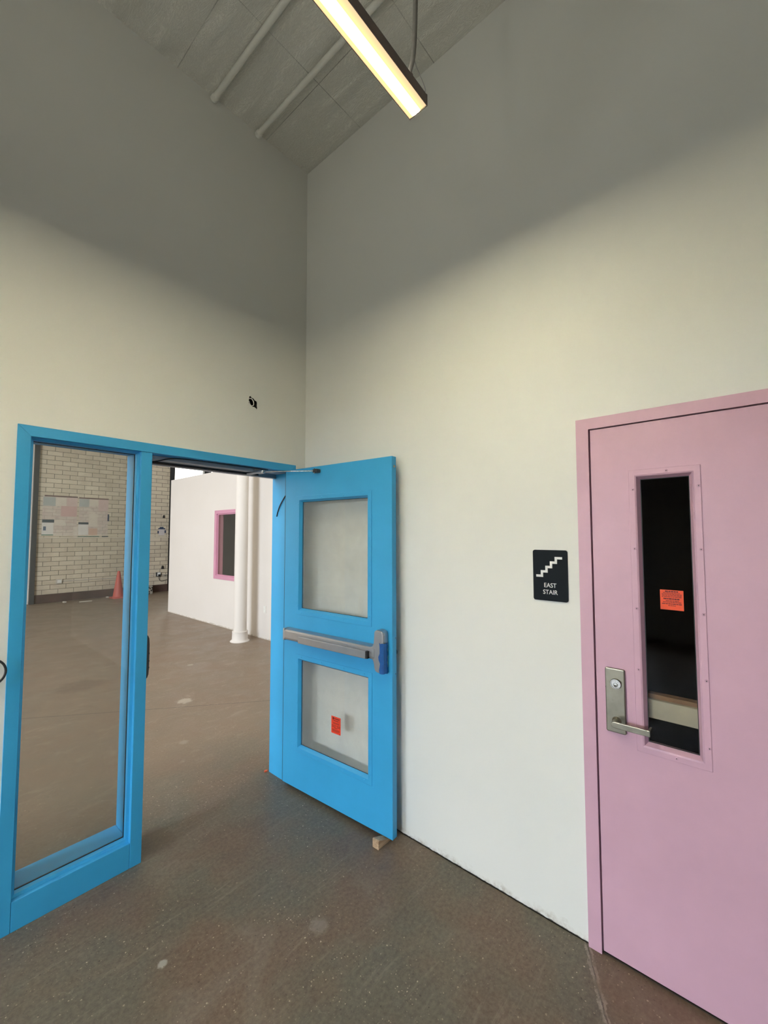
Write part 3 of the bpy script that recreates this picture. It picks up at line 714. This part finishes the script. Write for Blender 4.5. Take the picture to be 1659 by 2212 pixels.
hub = obj('lever_hub', rel(bm, P.location), M['nickel'], es, smooth=True)
bm = bmesh.new()
prof = [(-2.0215+.012*math.cos(t), .947+.0115*math.sin(t)) for t in [PI/2-PI*k/10 for k in range(11)]]
poly = [(a, b) for a, b in prof] + [(-2.141, .9355), (-2.1435, .938), (-2.1435, .956), (-2.141, .9585)]
prism(bm, poly, -.0665, -.0565, 'yz')
obj('lever_handle', rel(bm, P.location), M['nickel'], es, bevel=.002, seg=3)
bm = bmesh.new(); prism(bm, [(-2.1435, -.0665), (-2.1435, -.020), (-2.1365, -.020), (-2.1335, -.0575)], .9360, .9582, 'xy')
for v in bm.verts: v.co.x, v.co.y = v.co.y, v.co.x
obj('lever_return', rel(bm, P.location), M['nickel'], es, bevel=.002)
# panic bar on the stair side
PO('rear_panic_bar', B((.046, .100, -2.80, -2.02, .968, 1.041)), M['barpaint'], bevel=.003)
PO('rear_bar_edge', B((.062, .098, -2.80, -2.02, 1.0415, 1.058)), M['baredge'], label='brown strip along the top of the far bar')

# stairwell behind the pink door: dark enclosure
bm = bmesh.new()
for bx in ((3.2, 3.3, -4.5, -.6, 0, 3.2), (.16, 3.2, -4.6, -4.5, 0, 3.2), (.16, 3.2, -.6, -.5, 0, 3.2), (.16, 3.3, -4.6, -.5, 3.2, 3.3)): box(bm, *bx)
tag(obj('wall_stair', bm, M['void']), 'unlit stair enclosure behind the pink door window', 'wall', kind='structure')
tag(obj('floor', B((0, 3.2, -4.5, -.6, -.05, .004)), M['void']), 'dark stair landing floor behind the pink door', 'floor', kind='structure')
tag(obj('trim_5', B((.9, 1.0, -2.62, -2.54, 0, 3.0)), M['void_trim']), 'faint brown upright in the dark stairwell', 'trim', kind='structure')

# ================================================================ SIGN
S = thing('stair_sign', 'small black sign with white staircase symbol left of the pink door', 'sign', (-.003, -1.764, 1.512))
bm = bmesh.new(); prism(bm, rrect(-.077, .077, -.1145, .1145, .010, 8), -.003, .003, 'yz')
obj('sign_plate', bm, M['signblack'], S, bevel=.0008)
def sy(px): return -(px-778)/1045*.154           # image-left of the sign is +y in the room
hs = [1052, 917, 782, 647, 512]; vx = [535, 678, 820, 965]
k = .229/1500
def sz(py): return (1030-py)*k*1.0
tk = 35
pts = [(358, hs[0]-tk)]; low = [(358, hs[0]+tk)]
for i, x_ in enumerate(vx):
    pts += [(x_-tk, hs[i]-tk), (x_-tk, hs[i+1]-tk)]
    low += [(x_+tk, hs[i]+tk), (x_+tk, hs[i+1]+tk)]
pts += [(1152, hs[4]-tk)]; low += [(1152, hs[4]+tk)]
poly = [(sy(a), sz(b)) for a, b in pts+list(reversed(low))]
obj('stair_symbol', PR(poly, -.0044, -.0028, 'yz'), M['signwhite'], S, label='white staircase symbol')
# text drawn in local x/y -> room: x -> -y, y -> z, facing -x
def sign_text(body, zb, size):
    m = Matrix(((0, 0, -1, -.0036), (-.90, 0, 0, 0), (0, 1, 0, zb), (0, 0, 0, 1)))
    text_mesh('lettering', body, size, M['signwhite'], S, m, .0007, 1.0, 0)
sign_text('EAST', sz(1383), .0280); sign_text('STAIR', sz(1583), .0280)

# ================================================================ CEILING PIECES + LAMP
for xx, lb in ((-.750, 'painted conduit across the ceiling, the one further from the corner'), (-.437, 'painted conduit across the ceiling, the one nearer the corner')):
    t_ = thing('ceiling_conduit', lb, 'conduit', (xx, 0, CEIL-.02), group='painted ceiling conduits')
    obj('pipe', T([(0, -.002, 0), (0, -5.9, 0)], .0165, 14), M['greypaint'], t_, smooth=True)
    bm = bmesh.new(); lathe(bm, [(.022, -.004), (.022, -.03), (.018, -.034)], (0,0,0), 'y', 16); obj('coupling', bm, M['greypaint'], t_, smooth=True)
LZ, LY, LXE = 3.20, -1.610, -.785
lamp = thing('pendant_lamp', 'long linear pendant lamp glowing warm below the ceiling', 'lamp', (LXE, LY, LZ))
LL = 2.44
bm = bmesh.new(); prism(bm, [(-.0385, 0), (-.0385, .040), (-.030, .050), (.030, .050), (.0385, .040), (.0385, 0), (.0365, 0), (.0365, .004), (-.0365, .004), (-.0365, 0)], -LL, -.004, 'yz')
obj('housing', bm, M['lampbody'], lamp)
obj('diffuser', B((-LL+.002, -.0042, -.0364, .0364, .0008, .0035)), M['lens'], lamp)
for x0_, x1_ in ((-.004, .0), (-LL-.004, -LL)):
    obj('end_cap', PR([(-.0395, -.0015), (-.0395, .041), (-.031, .0515), (.031, .0515), (.0395, .041), (.0395, -.0015)], x0_, x1_, 'yz'), M['lampbody'], lamp, bevel=.001)
obj('added_uplight', B((-LL+.02, -.02, -.020, .020, .0505, .0520)), M['added_glow'], lamp)  # glowing strip added on the closed housing to brighten the ceiling
for xs in (-.055, -LL+.10):
    obj('power_cable', T(smooth_path([(xs, 0, .05), (xs-.004, -.006, .10), (xs+.008, -.012, .16), (xs+.03, -.004, .30), (xs+.055, .006, .6), (xs+.07, 0, CEIL-LZ)]), .0085, 12), M['cable'], lamp, smooth=True)
    obj('suspension_wire', T(smooth_path([(xs+.045, -.020, .050), (xs+.060, -.026, .075), (xs+.030, -.012, .14), (xs+.018, -.003, .19)]), .0018, 6), M['steel'], lamp, smooth=True)
    obj('canopy', T([(xs+.07, 0, CEIL-LZ-.02), (xs+.07, 0, CEIL-LZ)], .05, 24), M['greypaint'], lamp, smooth=True)
    obj('cable_clip', T([(xs-.004, -.006, .05), (xs-.004, -.006, .085)], .012, 14), M['lampbody'], lamp, smooth=True)

# ================================================================ FAR HALL THINGS
cl = thing('support_column', 'round cream painted iron column in front of the partition', 'column', (1.690, 3.735, 0))
bm = bmesh.new(); lathe(bm, [(.101, .15), (.100, 1.5), (.098, 3.0), (.095, CEIL)], (0,0,0), 'z', 40); obj('shaft', bm, M['warm_wall'], cl, smooth=True)
bm = bmesh.new(); lathe(bm, [(.150, 0), (.149, .008), (.128, .022), (.121, .035), (.119, .145), (.122, .155), (.116, .163), (.100, .164)], (0,0,0), 'z', 40); obj('column_base', bm, M['warm_wall'], cl, smooth=True)

def outlet(name, label, loc, facing, mat=None):
    o = thing(name, label, 'outlet', loc, 0)
    if facing == '-x':
        obj('cover_plate', PR(rrect(-.036, .036, -.058, .058, .004), -.005, 0, 'yz'), M['whiteplastic'], o)
        for dz in (-.022, .022): obj('socket', PR(rrect(-.016, .016, dz-.014, dz+.014, .006), -.007, -.004, 'yz'), M['greypaint'], o)
    return o
outlet('wall_outlet', 'white power outlet low on the partition right of the column', (PX0, 3.535, .476), '-x')

def yb(x0, x1, z0, z1, d0=10.80, d1=10.82): return B((x0, x1, d0, d1, z0, z1))
def notice(name, label, loc, pieces):
    o = thing(name, label, 'notice', loc)
    for nm, x0, x1, z0, z1, m, d, *lab in pieces:
        obj(nm, rel(B((x0, x1, 10.82-d, 10.8195-d+.001, z0, z1)), loc), m, o, label=lab[0] if lab else None)
    return o
pm1, pm2 = poster_mat(1), poster_mat(2)
greyg = flat('grey green print', (.42, .44, .41)); pinkp = flat('pink print', (.62, .47, .42)); redp = flat('red pink print', (.60, .40, .36)); cream = flat('cream print', (.66, .58, .48))
peach = flat('peach print', (.62, .42, .32)); whitep = flat('white print', (.70, .66, .60)); darkb = flat('dark band', (.06, .08, .09)); greenb = flat('green band', (.13, .22, .17)); brown = flat('brown band', (.16, .10, .085)); bluep = flat('blue figure', (.10, .14, .19))
notice('notice_board', 'left sheet of taped printed notices on the far tile wall', (.745, 10.82, 1.66), [
    ('backing_sheet', .385, 1.108, 1.66, 2.66, pm1, .003),
    ('top_strip', .42, 1.11, 2.655, 2.69, brown, .006, 'dark brown top strip'),
    ('printed_panel', .40, .645, 2.42, 2.645, greyg, .005, 'grey green panel'), ('printed_panel', .65, .87, 2.42, 2.64, cream, .005), ('printed_panel', .875, 1.105, 2.44, 2.645, pinkp, .005, 'pink panel'),
    ('printed_panel', .76, 1.10, 2.16, 2.43, redp, .0055, 'red pink panel'), ('printed_panel', .64, .86, 1.92, 2.07, cream, .005),
    ('dark_band', .39, .63, 2.00, 2.075, darkb, .006, 'dark band'), ('white_panel', .388, .62, 1.70, 1.995, whitep, .006, 'white panel'),
    ('printed_figure', .415, .47, 1.80, 1.90, bluep, .008), ('green_strip', .385, .62, 1.655, 1.70, greenb, .007, 'green strip'), ('taped_corner', 1.03, 1.13, 1.60, 1.90, cream, .008)])
notice('notice_board', 'right sheet of taped printed notices on the far tile wall', (1.475, 10.82, 1.64), [
    ('backing_sheet', 1.138, 1.812, 1.645, 2.65, pm2, .003),
    ('top_strip', 1.138, 1.815, 2.645, 2.678, brown, .006, 'dark brown top strip'),
    ('printed_panel', 1.145, 1.365, 2.43, 2.64, greyg, .005, 'grey panel'), ('printed_panel', 1.37, 1.575, 2.45, 2.64, cream, .005), ('printed_panel', 1.58, 1.81, 2.34, 2.64, pinkp, .005, 'dull pink panel'),
    ('dark_band', 1.14, 1.365, 1.965, 2.02, darkb, .006, 'dark band'), ('white_panel', 1.14, 1.36, 1.69, 1.96, whitep, .006, 'white panel'),
    ('printed_panel', 1.37, 1.57, 1.90, 2.25, cream, .005), ('printed_panel', 1.375, 1.57, 1.68, 1.86, peach, .005, 'peach panel'),
    ('green_strip', 1.135, 1.62, 1.635, 1.672, greenb, .008, 'dark green tape strip'), ('green_strip', 1.68, 1.83, 1.63, 1.655, darkb, .008), ('blue_tape', 1.80, 1.835, 2.06, 2.25, M['navy'], .008, 'dark blue tape')])
notice('notice_paper', 'small white notice held by dark blue tape at the right of the tile wall', (3.22, 10.82, 1.77), [
    ('paper_sheet', 3.135, 3.305, 1.665, 1.865, flat('lilac paper', (.60, .55, .53)), .004),
    ('tape_piece', 3.12, 3.32, 1.850, 1.885, M['navy'], .006, 'dark blue tape'), ('tape_piece', 3.16, 3.27, 1.880, 1.92, M['navy'], .005, 'dark blue tape'),
    ('tape_piece', 3.10, 3.14, 1.73, 1.80, M['navy'], .006, 'dark blue tape'), ('tape_piece', 3.30, 3.345, 1.74, 1.82, M['navy'], .006, 'dark blue tape'), ('tape_piece', 3.13, 3.31, 1.652, 1.672, M['navy'], .006, 'dark blue tape')])

cd = thing('wall_conduit', 'thin conduit with socket boxes low on the far tile wall', 'conduit', (.77, 10.80, .5))
def XO(name, bm, mat, parent=None, **k): return obj(name, rel(bm, cd.location), mat, parent or cd, **k)
XO('pipe', T([(.83, 10.805, .512), (2.0, 10.805, .500), (3.41, 10.805, .492)], .011), M['trash'], smooth=True)
XO('socket_box', B((.715, .835, 10.775, 10.82, .455, .565)), M['trash'], bevel=.004)
XO('socket_face', B((.735, .815, 10.771, 10.776, .475, .545)), M['whiteplastic'])
XO('socket_box', B((3.085, 3.215, 10.775, 10.82, .455, .575)), M['darkgrey'], bevel=.004)
XO('socket_face', B((3.115, 3.205, 10.771, 10.776, .470, .570)), M['greypaint'])
pl = XO('plug', B((3.135, 3.185, 10.745, 10.772, .455, .515)), M['black'], label='black plug')
XO('wire', T(smooth_path([(3.16, 10.75, .46), (3.155, 10.77, .40), (3.20, 10.79, .33), (3.27, 10.80, .305), (3.40, 10.81, .34)]), .006), M['black'], smooth=True)
XO('wire', T(smooth_path([(3.20, 10.77, .505), (3.27, 10.80, .49), (3.33, 10.80, .47), (3.41, 10.81, .475)]), .006), M['black'], smooth=True)
for (xx, zz, s_, lb) in ((3.265, 2.235, .045, 'small rusty bracket on the tile wall above the taped notice'), (3.265, .715, .05, 'small dark bracket on the tile wall above the socket')):
    o = obj('wall_bracket', PR([(-s_*.7, -s_), (s_*.7, -s_), (s_*.45, s_*.6), (0, s_), (-s_*.45, s_*.6)], -.03, 0), M['dark_metal'], loc=(xx, 10.82, zz)); tag(o, lb, 'bracket')

cn = thing('traffic_cone', 'faded red orange traffic cone standing by the far tile wall', 'traffic cone', (1.985, 10.38, 0))
bm = bmesh.new(); lathe(bm, [(.135, .025), (.128, .04), (.033, .700), (.030, .712), (.022, .712)], (0,0,0), 'z', 32); obj('cone_body', bm, M['cone'], cn, smooth=True)
bm = bmesh.new(); prism(bm, rrect(-.165, .165, -.165, .165, .04), 0, .028, 'xy'); obj('cone_base', bm, M['cone'], cn, bevel=.004)
bm = bmesh.new(); box(bm, -.10, .10, -.07, .07, 0, .24)
ct = obj('carton', bm, M['carton'], loc=(2.775, 10.52, 0), bevel=.003); ct.rotation_euler = (0, 0, .5)
tag(ct, 'small black and white printed carton on the floor beside the blue mullion', 'carton')
def scrap(loc, r, flat_, label, seed):
    R4 = random.Random(seed); bm = bmesh.new()
    if flat_:
        prism(bm, [(-r*1.5, -r*.8), (r*1.2, -r), (r*1.5, r*.6), (-r*1.1, r)], 0, .004, 'xy')
    else:
        bmesh.ops.create_icosphere(bm, subdivisions=2, radius=r)
        for v in bm.verts: v.co *= R4.uniform(.7, 1.15); v.co.z = max(0, v.co.z*.6+r*.3)
    tag(obj('paper_scrap', bm, M['paper'] if flat_ else M['trash'], loc=loc), label, 'paper')
scrap((1.24, 10.33, 0), .10, True, 'flat sheet of paper on the floor before the tile wall', 1)
scrap((1.80, 10.62, 0), .04, False, 'crumpled scrap beside the traffic cone', 2)
scrap((.84, 10.50, 0), .045, False, 'crumpled scrap near the foot of the dark skirting', 3)

# ================================================================ LIGHT
def area(name, loc, direction, sx, sy, power, col, spread=180):
    l = bpy.data.lights.new(name, 'AREA'); l.shape = 'RECTANGLE'; l.size = sx; l.size_y = sy; l.energy = power; l.color = col; l.spread = math.radians(spread)
    o = bpy.data.objects.new(name, l); COL.objects.link(o); o.location = loc
    o.rotation_euler = Vector(direction).to_track_quat('-Z', 'Y').to_euler(); return o
# daylight outside the side windows (sky seen high, so it falls downwards into the rooms)
area('window_daylight', (-8.0, -2.0, 3.6), (1, 0, -.30), 7.0, 3.0, 5000, (.87, .97, 1.14))
area('hall_daylight', (-8.6, 5.6, 3.9), (1, 0, -.30), 11.0, 3.2, 100, (1.0, .96, .90))
# the hall's own ceiling fittings
area('hall_lamp', (-.8, 4.2, CEIL-.05), (0, 0, -1), .12, 5.0, 30, (1.0, .80, .58))
area('hall_lamp', (-3.6, 6.2, CEIL-.05), (0, 0, -1), .12, 5.0, 30, (1.0, .80, .58))

W = bpy.data.worlds.new('sky'); SC.world = W; W.use_nodes = True
bg = W.node_tree.nodes['Background']; bg.inputs[0].default_value = (1.0, .965, .86, 1); bg.inputs[1].default_value = 5.2

# ================================================================ CAMERA
cam = bpy.data.cameras.new('camera'); co = bpy.data.objects.new('camera', cam); COL.objects.link(co); SC.camera = co
cam.sensor_fit = 'VERTICAL'; cam.sensor_height = 36.0; cam.lens = 904.7/2212*36.0; cam.clip_start = .02
yaw, pitch, roll = map(math.radians, (40.797, 3.013, -.068))
F = Vector((math.cos(yaw)*math.cos(pitch), math.sin(yaw)*math.cos(pitch), math.sin(pitch)))
r_ = Vector((math.sin(yaw), -math.cos(yaw), 0)); u_ = r_.cross(F)
Rv = r_*math.cos(roll)+u_*math.sin(roll); Uv = -r_*math.sin(roll)+u_*math.cos(roll)
m = Matrix((Rv, Uv, -F)).transposed().to_4x4(); m.translation = Vector((-1.940, -2.442, 1.70)); co.matrix_world = m

SC.view_settings.view_transform = 'Standard'; SC.view_settings.look = 'None'; SC.view_settings.exposure = 0.0; SC.view_settings.gamma = 1.0
SC.view_settings.use_curve_mapping = False
SC.cycles.max_bounces = 10; SC.cycles.transparent_max_bounces = 16; SC.cycles.sample_clamp_indirect = 8
SC.cycles.caustics_reflective = False; SC.cycles.caustics_refractive = False
